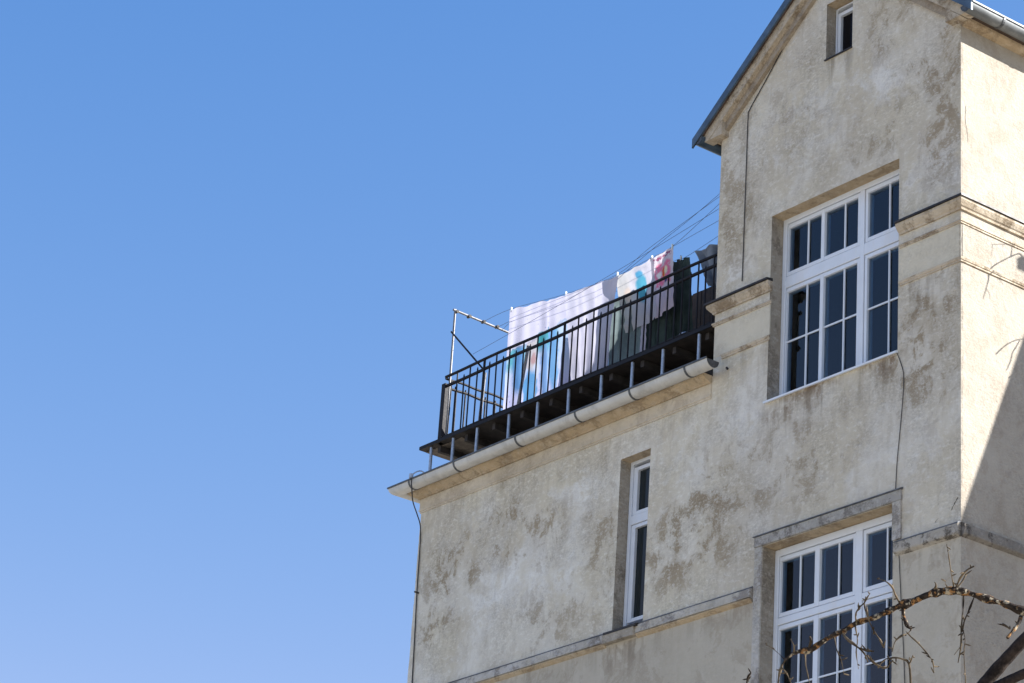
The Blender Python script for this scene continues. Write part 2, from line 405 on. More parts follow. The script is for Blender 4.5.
# ------------------------------------------------------------------ the house
house = empty('house', 'old weathered beige rendered house with gabled tower and flat roofed lower wing', 'house', (-4.5, 3, 0))
TX0, XC, SL = -3.85, -1.925, .806
def roofz(x, base=17.20): return base + (XC - TX0 - abs(x - XC)) * SL

def facade(name, m, x0, x1, z0, zt, holes, mrev, dep, xs=(), zs=(), corner=False):
    """wall sheet in the plane y=0 with real openings; zt None = gable line; reveals run back dep"""
    w = MB(); rv = MB()
    xb = sorted(set([x0, x1] + [h[0] for h in holes] + [h[1] for h in holes] + list(xs)))
    for a, b in zip(xb, xb[1:]):
        hs = sorted([h for h in holes if h[0] <= a + 1e-6 and h[1] >= b - 1e-6], key=lambda h: h[2])
        z = z0; top = (lambda x: zt) if zt is not None else roofz
        spans = []
        for h in hs: spans.append((z, h[2], h[2])); z = h[3]
        for (p, q, r) in spans: w.add([(a, 0, p), (b, 0, p), (b, 0, r), (a, 0, q)], [(0, 1, 2, 3)])
        w.add([(a, 0, z), (b, 0, z), (b, 0, top(b)), (a, 0, top(a))], [(0, 1, 2, 3)])
    revs = []
    for h in holes:
        a, b, p, q = h[:4]; d = dep; rv = MB(); revs.append(rv)
        rv.add([(a, 0, p), (a, d, p), (a, d, q), (a, 0, q)], [(0, 1, 2, 3)])
        rv.add([(b, 0, p), (b, d, p), (b, d, q), (b, 0, q)], [(0, 1, 2, 3)])
        if p > LEDGE + .01 or p < LEDGE - .5: rv.add([(a, 0, p), (b, 0, p), (b, d, p), (a, d, p)], [(0, 1, 2, 3)])
        # lintel gets the ochre, bounce-tinted underside as its own part below
        rv.add([(a, d+.165, p), (b, d+.165, p), (b, d+.165, q), (a, d+.165, q)], [(0, 1, 2, 3)])
    o = w.build(name, m, house)
    for q_ in revs: q_.build('reveal', mrev, o)
    for h in holes:
        a, b, p, q = h[:4]
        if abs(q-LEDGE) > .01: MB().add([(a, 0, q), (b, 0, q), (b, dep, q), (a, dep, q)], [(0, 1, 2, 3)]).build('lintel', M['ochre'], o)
    return o

UW = (-2.93, -.91, 13.60, 15.87); LW = (-2.915, -.95, 9.5, 11.88); GW = (-2.10, -1.675, 17.57, 18.30); WW = (-5.43, -4.89, 11.46, 13.56)
LEDGE = 11.31
facade('tower_front', M['tower'], TX0, -.03, LEDGE, None, [UW, GW, (LW[0], LW[1], LEDGE, LW[3])], M['reveal'], .27, xs=(XC,))
facade('tower_base', M['lower'], TX0, -.03, 0, LEDGE, [(LW[0], LW[1], LW[2], LEDGE)], M['reveal'], .27)
facade('wing_front', M['wing'], -9.40, TX0, LEDGE, 14.16, [WW], M['reveal'], .27)
facade('wing_base', M['lower'], -9.40, TX0, 0, LEDGE, [(-5.43, -4.6, 8.1, 10.3)], M['reveal'], .27)
# worn outer corners: narrow strips whose edge wanders by a few millimetres
def corner_strip(name, m, x, y, dx, dy, z0, z1, j=.006, n=.045, seed=1):
    k = int((z1 - z0) / n); w = MB(); vs = []
    for i in range(k+1):
        z = z0 + (z1-z0)*i/k
        q = noise.noise(Vector((seed, z*3.1, 0)))*j + noise.noise(Vector((seed, z*14, 4)))*j*.6
        vs += [(x+dx, y, z), (x+(q if dx < 0 else -q)*1, y+.003*(dy > 0), z), (x, y+dy, z)]
    fs = []
    for i in range(k): b = i*3; fs += [(b, b+1, b+4, b+3), (b+1, b+2, b+5, b+4)]
    return w, vs, fs
def corner(name, ma, mb, x, sgn, z0, z1, seed):
    """corner at (x,0): front strip in ma, side strip in mb"""
    k = int((z1-z0)/.05); fr = []; sd = []
    for i in range(k+1):
        z = z0+(z1-z0)*i/k
        q = abs(noise.noise(Vector((seed, z*2.3, 0))))*.008 + abs(noise.noise(Vector((seed, z*11, 4))))*.007
        px, py = x - sgn*q, q*.7
        fr += [(x-sgn*.03, 0, z), (px, py, z)]; sd += [(px, py, z), (x, .03, z)]
    fs = [(i*2, i*2+1, i*2+3, i*2+2) for i in range(k)]
    MB().add(fr, fs).build(name, ma, house); MB().add(sd, fs).build(name, mb, house)
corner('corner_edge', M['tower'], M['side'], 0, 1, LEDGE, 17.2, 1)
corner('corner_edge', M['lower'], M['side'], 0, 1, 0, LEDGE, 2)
corner('corner_edge', M['wing'], M['wing'], -9.43, -1, LEDGE, 14.16, 3)
corner('corner_edge', M['lower'], M['lower'], -9.43, -1, 0, LEDGE, 4)
# side and back walls
DP = 9.0
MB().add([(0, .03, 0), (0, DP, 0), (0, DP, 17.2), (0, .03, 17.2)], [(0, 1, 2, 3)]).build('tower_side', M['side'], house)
MB().add([(TX0, 0, 14.0), (TX0, DP, 14.0), (TX0, DP, 17.2), (TX0, 0, 17.2)], [(0, 1, 2, 3)]).build('tower_side', M['tower'], house)
MB().add([(0, DP, 0), (-9.43, DP, 0), (-9.43, DP, 14.1), (TX0, DP, 14.1), (TX0, DP, 17.1), (XC, DP, 18.67), (0, DP, 17.1)], [tuple(range(7))]).build('back_wall', M['wing'], house)
MB().add([(-9.43, .03, 0), (-9.43, DP, 0), (-9.43, DP, 14.16), (-9.43, .03, 14.16)], [(0, 1, 2, 3)]).build('wing_side', M['wing'], house)
# smoother frieze between the two mouldings of the tower (a skim coat 4 mm proud of the wall)
for a, b in ((TX0, -2.915), (-.905, -.02)):
    MB().box((a+.004, -.004, 14.385), (b, .01, 14.77)).build('frieze', M['frieze'], house)
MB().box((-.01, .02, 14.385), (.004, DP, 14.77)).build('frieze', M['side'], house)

# ---- mouldings
W_ = .0025
crown = [(0, 14.925), (.022, 14.925), (.030, 14.945), (.045, 14.957), (.066, 14.985), (.080, 15.005), (.080, 15.035), (0, 15.035)]
cap = [(0, 15.037), (.100, 15.037), (.100, 15.060), (0, 15.075)]
astra = [(0, 14.770), (.016, 14.770), (.016, 14.787), (.026, 14.791), (.026, 14.808), (0, 14.820)]
bandp = [(0, 14.325), (.014, 14.325), (.014, 14.343), (.022, 14.347), (.030, 14.372), (0, 14.388)]
ledgep = [(0, 11.29), (.045, 11.315), (.05, 11.33), (.05, 11.42), (0, 11.445)]
right = [(-.885, 0), (0, 0), (0, DP)]; left = [(TX0, 1.2), (TX0, 0), (-2.885, 0)]
for nm, pr, mt in (('crown_moulding', crown, M['moulding']), ('cornice_flashing', cap, M['flash']), ('astragal', astra, M['moulding'])):
    for pth in (left, right):
        o = MB().sweep(pth, pr, W_ if nm != 'cornice_flashing' else .0015, .35).build(nm, mt, house)
MB().sweep(right, bandp, W_, .35).build('band_moulding', M['moulding'], house)
MB().sweep([(-3.70, 0), (-2.90, 0)], bandp, W_, .35).build('band_moulding', M['moulding'], house)
# string course level with the ledge round the tower
MB().sweep([(-.90, 0), (.0, 0)], ledgep, W_, .2).build('string_course', M['ledge'], house)
MB().sweep([(.0, 0), (0, DP)], ledgep, W_, .2).build('string_course', M['ledge_side'], house)
MB().sweep([(-9.43, 0), (-5.52, 0)], [(0, 11.318)] + ledgep[2:], W_, .25).build('string_course', M['jamb'], house)
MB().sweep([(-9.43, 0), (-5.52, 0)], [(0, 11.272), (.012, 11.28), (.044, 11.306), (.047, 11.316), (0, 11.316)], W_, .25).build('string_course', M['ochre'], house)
MB().sweep([(-4.96, 0), (-3.06, 0)], [(0, 11.318)] + ledgep[2:], W_, .25).build('string_course', M['jamb'], house)
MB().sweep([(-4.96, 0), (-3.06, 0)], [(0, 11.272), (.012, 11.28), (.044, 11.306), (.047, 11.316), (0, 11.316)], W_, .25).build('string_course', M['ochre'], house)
for a, b in ((-9.43, -5.52), (-4.96, -3.06), (-.90, .0)):
    MB().sweep([(a, 0), (b, 0)], [(0, 11.447), (.045, 11.423), (.049, 11.426), (.049, 11.434), (0, 11.462)], .001, .3).build('ledge_flashing', M['lead'], house)
# wing eaves: fascia and ochre ovolo below the gutter
fascia = [(0, 13.885), (.012, 13.885), (.012, 13.905), (.022, 13.91), (.022, 13.925), (.014, 13.93), (.014, 14.07), (0, 14.07)]
ovolo = [(0, 14.072), (.035, 14.072), (.040, 14.085), (.075, 14.10), (.12, 14.125), (.14, 14.15), (.14, 14.17), (0, 14.17)]
wp = [(-9.43, 4), (-9.43, 0), (-3.86, 0)]
MB().sweep(wp, fascia, W_, .4).build('eaves_fascia', M['fascia'], house)
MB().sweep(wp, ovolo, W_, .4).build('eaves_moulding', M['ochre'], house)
# flat roof of the wing
MB().box((-9.66, -.2, 14.175), (TX0-.005, DP-.05, 14.225)).build('flat_roof', M['bitumen'], house)
def halfround(cx, cz, r, t=.006, n=12):
    out = [(cx + r*math.cos(PI + PI*i/n), cz + r*math.sin(PI + PI*i/n)) for i in range(n+1)]
    return out + [(cx + (r-t)*math.cos(2*PI - PI*i/n), cz + (r-t)*math.sin(2*PI - PI*i/n)) for i in range(n+1)]
def gutter(parent, path, off, z, r, mt, brackets, lipm):
    gpr = [(off + a, z + b) for a, b in halfround(0, 0, r)]
    go = MB().sweep(path, gpr).build('gutter', mt, parent, smooth=True)
    MB().sweep(path, [(off + r-.004, z-.004), (off+r+.012, z-.004), (off+r+.012, z+.016), (off+r-.004, z+.016)]).build('gutter_lip', lipm, go)
    for (pa, pb) in brackets:
        MB().sweep([pa, pb], [(off + a, z + b) for a, b in halfround(0, 0, r+.007, .006)]).build('bracket', M['bracket'], go)
    # closed ends
    for p, q in ((path[0], path[1]), (path[-1], path[-2])):
        d = Vector((q[0]-p[0], q[1]-p[1])).normalized()*.006
        prof = halfround(0, 0, r-.002)[:13]
        a = (p[0], p[1]); b = (p[0]+d.x, p[1]+d.y)
        if p == path[0]: MB().sweep([a, b], [(off+x, z+y) for x, y in prof]).build('gutter_end', M['bracket'], go)
        else: MB().sweep([b, a], [(off+x, z+y) for x, y in prof]).build('gutter_end', M['bracket'], go)
    return go
GX = [-9.36, -8.45, -7.05, -6.05, -5.05, -3.98]
gutter(house, [(-9.43, 4), (-9.43, 0), (-3.60, 0)], .225, 14.215, .095, M['gutter'], [((x-.014, 0), (x+.014, 0)) for x in (-9.30, -8.35, -7.10, -5.95, -4.95, -3.98)], M['bracket'])
# little stub pipe and stain box beside the gutter end
MB().tube([(-3.60, .0, 14.175), (-3.585, -.03, 14.175)], .014, 10).build('pipe_stub', M['flash'], house)

# ---- tower roof
def rl(x, dz, ov=.25):        # roof plane height measured from the eaves tip
    return 17.20 + dz + (XC - TX0 + ov - abs(x - XC))*SL
def roofslab(d_top, d_bot, y0, y1, ov):
    xl, xr = TX0-ov, -TX0*0 + ov
    p = [(xl, rl(xl, d_top)), (XC, rl(XC, d_top)), (xr, rl(xr, d_top)), (xr, rl(xr, d_bot)), (XC, rl(XC, d_bot)), (xl, rl(xl, d_bot))]
    return MB().prism_y(p, y0, y1)
roof = roofslab(.10, .03, -.158, DP+.2, .25).build('roof', M['tile'], house)
roofslab(.12, .0, -.185, -.160, .325).build('verge_flashing', M['verge'], roof)
bp = [(-4.05, rl(-4.05, .028)), (XC, rl(XC, .028)), (.20, rl(.20, .028)), (.20, 17.19), (XC*2+3.955, 17.19), (XC, rl(XC, -.125)), (-3.955, 17.19), (-4.05, 17.19)]
bp[4] = (2*XC+3.955, 17.19)
MB().prism_y(bp, -.12, .02).build('verge_board', M['moulding'], roof)
roofslab(-.127, -.235, -.055, .02, .02).build('verge_shade_strip', M['verge_shade'], roof)  # strip below the board with the shade put into its brown
for x0, x1 in ((-3.945, -3.73), (.095, -.12)):
    MB().prism_y([(x0, 17.19), (x1, 17.19), (x1, rl(x1, -.128))], -.115, .015).build('kneeler', M['moulding'], roof)
# eaves moulding and soffit along both sides
for s_, x in ((1, 0), (-1, TX0)):
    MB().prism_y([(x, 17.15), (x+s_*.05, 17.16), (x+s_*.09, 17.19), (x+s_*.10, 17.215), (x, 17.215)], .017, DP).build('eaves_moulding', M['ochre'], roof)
    MB().box((min(x, x+s_*.20), .022, 17.217), (max(x, x+s_*.20), DP, 17.232)).build('soffit', M['brown'], roof)
gutter(roof, [(0, -.17), (0, DP)], .24, 17.245, .085, M['zinc'], [((0, y), (0, y+.03)) for y in (.32, 1.15, 2.0, 2.9)], M['zinc'])
gutter(roof, [(TX0, DP), (TX0, -.17)], .24, 17.245, .085, M['verge'], [((TX0, y+.03), (TX0, y)) for y in (.5, 1.4)], M['verge'])

# ---- window makers
def frame_rect(mb, x0, x1, z0, z1, w, y0, y1):
    mb.box((x0, y0, z0), (x0+w, y1, z1)); mb.box((x1-w, y0, z0), (x1, y1, z1))
    mb.box((x0+w, y0, z0), (x1-w, y1, z0+w)); mb.box((x0+w, y0, z1-w), (x1-w, y1, z1))
def big_window(xl, xr, z0, z1, cols, ztr, ztb, zbar, label, rows_bottom):
    """three lights wide with a transom; cols = glass edges of the three columns"""
    y0 = .175
    f = MB()
    fw = .06
    f.box((xl, y0, z0), (xl+fw, .265, z1)); f.box((xr-fw, y0, z0), (xr, .265, z1))
    f.box((xl+fw, y0, z1-fw-.02), (xr-fw, .265, z1)); f.box((xl+fw, y0, z0), (xr-fw, .265, z0+fw))
    mx0, mx1 = cols[1][1]+.045, cols[2][0]-.045
    f.box((mx0, y0+.002, z0+fw), (mx1, .265, z1-fw-.02))
    zt0, zt1 = ztb+.055, ztr-.055
    f.box((xl+fw, y0+.004, zt0), (mx0, .265, zt1)); f.box((mx1, y0+.004, zt0), (xr-fw, .265, zt1))
    win = f.build('window', M['frame'], house, bevel=.006)
    win['label'] = label
    gp = .007
    gk = MB(); frame_rect(gk, xl+.02, xr-.02, z0+.02, z1-.02, .08, .257, .262); gk.build('gasket', M['gasket'], win)
    MB().box((xl-.2, .425, z0-.1), (xr+.3, .428, z1+.1)).build('room_back', M['room'], win)
    for ca, cb_ in ((xl+.03, cols[1][1]+.07), (cols[2][0]-.06, xr+.1)):
        n_ = int((cb_-ca)/.012); vs = []
        for k in range(n_+1):
            x = ca+(cb_-ca)*k/n_; y = .355+.022*math.sin(x*62+2*math.sin(x*9))+.008*math.sin(x*131)
            vs += [(x, y, z0), (x, y+.006*math.sin(x*30), z1)]
        cu_ = MB().add(vs, [(k*2, k*2+2, k*2+3, k*2+1) for k in range(n_)]).build('curtain', M['curtain'], win)
    groups = [(xl+fw, mx0, cols[:2]), (mx1, xr-fw, cols[2:])]
    for (a, b, cs) in groups:
        for (p, q, bar) in ((zt1, z1-fw-.02, None), (z0+fw, zt0, zbar)):
            s_ = MB(); ya, yb = y0+.012, .255
            A0, B0_, P0, Q0 = a+gp, b-gp, p+gp, q-gp
            gz0 = P0+.048; gz1 = Q0-.048
            # stiles
            s_.box((A0, ya, P0), (cs[0][0], yb, Q0)); s_.box((cs[-1][1], ya, P0), (B0_, yb, Q0))
            if len(cs) == 2: s_.box((cs[0][1], ya-.004, P0), (cs[1][0], yb, Q0))
            for c in cs:
                s_.box((c[0], ya, P0), (c[1], yb, gz0)); s_.box((c[0], ya, gz1), (c[1], yb, Q0))
            s_.build('sash', M['frame'], win, bevel=.005)
            for c in cs:
                bars = MB()
                mxx = c[2]
                bars.box((mxx-.009, ya+.012, gz0), (mxx+.009, ya+.028, gz1))
                if bar: 
                    bars.box((c[0], ya+.015, bar-.009), (mxx-.009, ya+.029, bar+.009)); bars.box((mxx+.009, ya+.015, bar-.009), (c[1], ya+.029, bar+.009))
                bars.build('glazing_bar', M['frame'], win)
            for c in cs:
                gl = MB().box((c[0]-.004, ya+.032, gz0-.004), (c[1]+.004, ya+.044, gz1+.004)).build('pane', M['glass'], win)
                gl.matrix_parent_inverse = gl.matrix_parent_inverse
    return win
cu = [(-2.849, -2.31, -2.535), (-2.257, -1.731, -1.945), (-1.573, -1.05, -1.25)]
wu = big_window(-2.927, -.915, 13.60, 15.89, cu, 15.20, 14.95, 14.34, 'upper white three light window without surround', 2)
cl = [(-2.83, -2.297, -2.535), (-2.225, -1.723, -1.945), (-1.53, -1.07, -1.23)]
wl = big_window(-2.912, -.955, 9.55, 11.875, cl, 11.15, 10.96, 10.32, 'lower white three light window in a grey plaster surround', 2)
# sills
MB().prism_x([(-.035, 13.555), (-.035, 13.578), (.18, 13.62), (.18, 13.59)], -2.955, -.905).build('sill', M['frame'], wu)
def narrow_window(x0, x1, z0, z1, y0, fw, gl, sash_rows, mg, label):
    f = MB(); f.box((x0, y0, z0), (x0+fw, .235, z1)); f.box((x1-fw, y0, z0), (x1, .235, z1))
    f.box((x0+fw, y0, z1-fw), (x1-fw, .235, z1)); f.box((x0+fw, y0, z0), (x1-fw, .235, z0+.03))
    for (a, b) in zip(sash_rows, sash_rows[1:]): f.box((x0+fw, y0+.002, a[1]+.05), (x1-fw, .235, b[0]-.05))
    win = f.build('window', M['frame'], house, bevel=.005); win['label'] = label
    MB().box((x0+.01, .227, z0+.01), (x1-.01, .231, z1-.01)).build('gasket', M['gasket'], win)
    for (a, b) in sash_rows:
        s_ = MB(); g_ = .006; A0, B0_ = x0+fw+g_, x1-fw-g_; lo, hi = a-.05+g_, b+.05-g_
        s_.box((A0, y0+.012, lo), (gl[0], .225, hi)); s_.box((gl[1], y0+.012, lo), (B0_, .225, hi))
        s_.box((gl[0], y0+.012, lo), (gl[1], .225, a)); s_.box((gl[0], y0+.012, b), (gl[1], .225, hi))
        s_.build('sash', M['frame'], win, bevel=.004)
        MB().box((gl[0]-.003, y0+.05, a-.003), (gl[1]+.003, y0+.06, b+.003)).build('pane', mg, win)
    return win
ww = narrow_window(-5.425, -4.90, 11.50, 13.57, .15, .05, (-5.30, -5.06), [(11.62, 12.72), (12.93, 13.44)], M['glass_teal'], 'tall narrow white window in the wing')
MB().prism_x([(-.085, 11.40), (-.085, 11.425), (.15, 11.50), (.15, 11.46), (-.02, 11.40)], -5.49, -4.92).build('sill', M['flash'], ww)
MB().box((-5.515, -.078, 11.30), (-4.965, .02, 11.398)).build('sill_block', M['reveal'], ww)
gw = narrow_window(-2.095, -1.68, 17.59, 18.29, .14, .02, (-2.025, -1.705), [(17.64, 18.18)], M['glass_dark'], 'small dark window high in the gable')
MB().prism_x([(-.02, 17.552), (-.02, 17.568), (.11, 17.60), (.11, 17.575)], -2.11, -1.67).build('sill', M['flash'], gw)
# plaster surround of the lower window
sr = MB()
sr.box((-3.035, -.028, 11.885), (-.82, .01, 12.0))
so = sr.build('window_surround', M['surround'], house, bevel=.006)
MB().box((-3.035, -.018, 9.4), (-2.918, .01, 11.883)).build('surround_jamb', M['jamb'], so, bevel=.006)
MB().box((-.945, -.026, 11.465), (-.825, .01, 11.883)).build('surround_jamb', M['jamb'], so, bevel=.006)
MB().prism_x([(0, 12.002), (-.04, 12.002), (-.04, 12.012), (0, 12.03)], -3.05, -.81).build('surround_flashing', M['lead'], so)

# ---- cracks and scars in the render (broken, a few millimetres wide)
def crack(pts, w=.006, y=-.0015, plane='A'):
    mb = MB(); vs = []
    P = catmull([(a, 0, b) for a, b in pts], 5)
    for i, p in enumerate(P):
        ww_ = w*(.35+.9*abs(noise.noise(Vector((i*.7, pts[0][0], 0)))))*(1 if 0 < i < len(P)-1 else .1)
        jx = noise.noise(Vector((i*1.3, 4, pts[0][1])))*.012
        vs += [(p.x+jx-ww_, y, p.z), (p.x+jx+ww_, y, p.z)] if plane == 'A' else [(-y, p.x+jx-ww_, p.z), (-y, p.x+jx+ww_, p.z)]
    n = len(P)
    mb.add(vs, [(i*2, i*2+1, i*2+3, i*2+2) for i in range(n-1)])
    return mb.build('crack', M['crack'], house)
crack([(-0.041, 11.719), (-0.082, 11.666), (-0.137, 11.594)], .011)
crack([(-0.247, 11.557), (-0.316, 11.553), (-0.358, 11.520)], .006)
crack([(-0.035, 15.407), (-0.230, 15.430), (-0.391, 15.393), (-0.449, 15.366)], .004)
crack([(0.078, 16.203), (0.063, 16.016), (0.093, 15.907), (0.108, 15.756)], .005, plane='B')

# ------------------------------------------------------------------ cables on the walls
def cable(pts, r, label, k=5):
    o = MB().tube(catmull(pts, k), r, 6).build('cable', M['cable'], None, smooth=True)
    return tag(o, label, 'cable')
cable([(-2.050, -0.012, 18.711), (-2.325, -0.012, 18.454), (-2.701, -0.012, 18.129), (-3.093, -0.012, 17.701), (-3.356, -0.012, 17.417), (-3.386, -0.012, 17.309), (-3.387, -0.012, 16.756), (-3.389, -0.012, 16.236), (-3.389, -0.012, 15.658), (-3.393, -0.012, 15.203)], .0065, 'dark cable bent along the gable slope then straight down to the left cornice')
cable([(-0.915, -0.010, 13.570), (-0.862, -0.010, 13.451), (-0.810, -0.010, 13.287), (-0.814, -0.010, 13.050), (-0.853, -0.010, 12.667), (-0.892, -0.010, 12.320), (-0.910, -0.010, 12.026)], .0045, 'thin cable hanging from the right end of the upper window sill')
cable([(-0.849, -0.012, 11.280), (-0.815, -0.012, 10.801), (-0.782, -0.012, 10.372), (-0.749, -0.012, 9.845)], .0045, 'thin cable running down the wall right of the lower window')
cable([(-9.242, -0.330, 14.243), (-9.169, -0.345, 14.016), (-9.194, -0.300, 13.899), (-9.343, -0.120, 13.824), (-9.358, -0.050, 13.711), (-9.370, -0.020, 13.573), (-9.365, -0.015, 13.236), (-9.356, -0.015, 12.833), (-9.328, -0.015, 12.297), (-9.299, -0.015, 11.601), (-9.282, -0.015, 10.994)], .0085, 'dark cable looping off the gutter end and down the left corner of the wing')
kn = MB().tube([(-9.240, -0.330, 14.229), (-9.240, -0.330, 14.284)], .028, 8); kn.tube(catmull([(-9.223, -0.330, 14.265), (-9.182, -0.300, 14.304), (-9.145, -0.250, 14.323), (-9.100, -0.200, 14.284)], 4), .008, 6)
tag(kn.build('cable_clamp', M['galv']), 'small clamp with a curled wire end on the left tip of the gutter', 'clamp')
MB().tube([(-9.33, 0.0, 12.790), (-9.33, -.07, 12.790)], .012, 6).build('wall_hook', M['cable'], house)

# ------------------------------------------------------------------ balcony
YR = .20
bal = empty('balcony', 'black iron railed roof terrace deck standing above the wing gutter', 'balcony', (-6.8, .7, 14.22))
DX0, DX1 = -9.80, -3.87
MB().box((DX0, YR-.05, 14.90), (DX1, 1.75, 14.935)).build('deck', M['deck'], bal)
MB().box((DX0+.02, YR+.05, 14.888), (-9.0, 1.70, 14.898)).build('deck_board', M['deckply'], bal)
MB().box((DX0+.012, YR-.062, 14.895), (DX1, YR-.052, 14.94)).build('deck_edge', M['black'], bal)
x = -9.45
while x < -3.95:
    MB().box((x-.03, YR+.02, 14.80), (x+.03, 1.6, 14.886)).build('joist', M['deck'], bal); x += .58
for i, x in enumerate((-9.57, -9.09, -8.58, -7.92, -7.34, -6.73, -6.10, -5.52, -4.96, -4.32)):
    t = random.uniform(-.012, .012)
    MB().tube([(x+t, YR-.02, 14.226), (x, YR-.02, 14.885)], .021, 10).build('support', M['galv'], bal, smooth=True)
for x in (-9.2, -7.2, -5.2): MB().box((x-.04, 1.0, 14.226), (x+.04, 1.08, 14.80)).build('support', M['deck'], bal)
XL, XR = -9.40, -3.87
ZT, ZS, ZB = 15.845, 15.705, 14.985
def rail(a, b, r, name): 
    # flat-bar rail that sags a touch between posts
    n = 24; pts = []
    for i in range(n+1):
        t = i/n; p = Vector(a).lerp(Vector(b), t); p.z += .006*math.sin(t*19+a[2]*7); pts.append(p)
    return MB().tube(pts, r, 8).build(name, M['black'], bal, smooth=True)
rail((XL, YR, ZT), (XR, YR, ZT), .019, 'handrail'); rail((XL-.04, YR, ZS), (XR, YR, ZS), .021, 'middle_rail'); rail((XL, YR, ZB), (XR, YR, ZB), .014, 'bottom_rail')
rail((XL, YR, ZT-.02), (XL, 1.65, ZT-.02), .016, 'handrail'); rail((XL, YR, ZS), (XL, 1.65, ZS), .018, 'middle_rail'); rail((XL, YR, ZB), (XL, 1.65, ZB), .012, 'bottom_rail')
MB().box((XL-.04, YR-.03, 14.90), (XL+.04, YR+.035, 15.74)).build('corner_post', M['black'], bal, bevel=.006)
MB().box((XL-.03, 1.62, 14.936), (XL+.03, 1.68, 15.86)).build('corner_post', M['black'], bal, bevel=.006)
x = XL + .145; i = 0; sp = .139
while x < XR - .03:
    tall = i % 2 == 1
    jx = random.uniform(-.008, .008); tilt = random.uniform(-.01, .01)
    zt = ZT if tall else ZS + .06 + random.uniform(-.01, .012)
    r = .0105 if not (i % 12 == 5) else .017
    if not tall: MB().tube([(x+jx, YR-.012, 14.93), (x+jx+tilt*.9, YR-.012, zt-.03), (x+jx+tilt, YR-.012, zt)], [r, r, .003], 7).build('baluster', M['black'], bal, smooth=True)
    else: MB().tube([(x+jx, YR-.012, 14.93), (x+jx+tilt, YR-.012, zt)], r, 7).build('baluster', M['black'], bal, smooth=True)
    x += sp; i += 1
y = YR + .17
while y < 1.6:
    MB().tube([(XL, y, 14.93), (XL, y, ZS+.05)], .0115, 7).build('baluster', M['black'], bal, smooth=True); y += .165
# inner struts stiffening the railing, worn to bare metal
for (x0, y0, x1, y1) in ((-9.18, .62, -8.88, .45), (-8.02, .36, -7.78, .30)):
    MB().tube([(x0, y0, 14.93), (x1, y1, 15.83)], .021, 8).build('strut', M['pole'], bal, smooth=True)

# ------------------------------------------------------------------ laundry frame and lines
lf = empty('laundry_frame', 'tall thin galvanised clothes line frame at the left end of the balcony', 'clothes frame', (-9.38, .25, 14.94))
MB().tube([(-9.36, .25, 14.94), (-9.375, .25, 15.9), (-9.38, .25, 16.83)], .0155, 10).build('pole', M['pole'], lf, smooth=True)
MB().tube([(-9.36, 1.5, 14.94), (-9.38, 1.5, 16.78)], .0155, 10).build('pole', M['pole'], lf, smooth=True)
tb = MB().tube([(-9.38, .22, 16.815), (-9.38, 1.55, 16.77)], .016, 10).build('top_bar', M['pole'], lf, smooth=True)
for y in (.27, .48, .72, .95, 1.2): MB().tube([(-9.405, y, 16.80), (-9.345, y, 16.795)], .022, 8).build('line_knot', M['cable'], lf)
MB().tube([(-9.38, .215, 16.49), (-8.60, .215, 15.72)], .0125, 8).build('brace', M['black'], lf, smooth=True)
def wire(a, b, sag, label, r=.0032):
    n = 20; pts = []
    for i in range(n+1):
        t = i/n; p = Vector(a).lerp(Vector(b), t); p.z -= sag*4*t*(1-t); pts.append(p)
    return tag(MB().tube(pts, r, 5).build('clothes_line', M['wire']), label, 'clothes line', 'clothes lines across the balcony')
def strung(pts, label, r=.0028):
    return tag(MB().tube(catmull(pts, 5), r, 5).build('clothes_line', M['wire']), label, 'clothes line', 'clothes lines across the balcony')
strung([(-9.38, .72, 16.80), (-8.640, 0.620, 16.721), (-7.389, 0.550, 16.513), (-6.249, 0.450, 16.379), (-5.486, 0.330, 16.452), (TX0-.01, .05, 16.50)], 'clothes line carrying the long white sheets, running up to the tower corner')
strung([(-9.38, .95, 16.79), (-8.317, 0.850, 16.724), (-7.119, 0.720, 16.581), (-6.434, 0.600, 16.470), (-5.663, 0.500, 16.428), (-5.170, 0.430, 16.401), (TX0-.01, .10, 16.47)], 'clothes line carrying the pillowcase with the pink print')
strung([(-9.38, 1.2, 16.78), (-8.640, 1.100, 16.836), (-6.868, 1.000, 16.706), (-5.790, 0.950, 16.784), (TX0-.01, .95, 16.93)], 'clothes line rising behind the pillowcase to the tower, second from the back')
strung([(-9.38, 1.4, 16.78), (-8.764, 1.200, 16.820), (-6.856, 1.000, 16.547), (-5.426, 0.640, 16.343), (-5.046, 0.600, 16.303), (TX0-.01, .50, 16.40)], 'clothes line carrying the dark green towel and the grey jacket')
wire((-8.901, 0.250, 16.037), (TX0-.01, .10, 16.38), .03, 'clothes line slung low in front of the hanging sheets from brace to tower', .0028)
strung([(TX0-.01, .05, 16.54), (-4.603, 0.200, 16.488), (-5.263, 0.300, 16.428), (-5.938, 0.400, 16.349), (-6.697, 0.550, 16.345), (-8.805, 0.900, 16.735), (-9.38, 1.05, 16.79)], 'slack clothes line leaving the tower corner just above the others')
MB().tube([(TX0+.02, .04, 16.52), (TX0-.03, .04, 16.525)], .016, 6).build('line_hook', M['cable'], house)

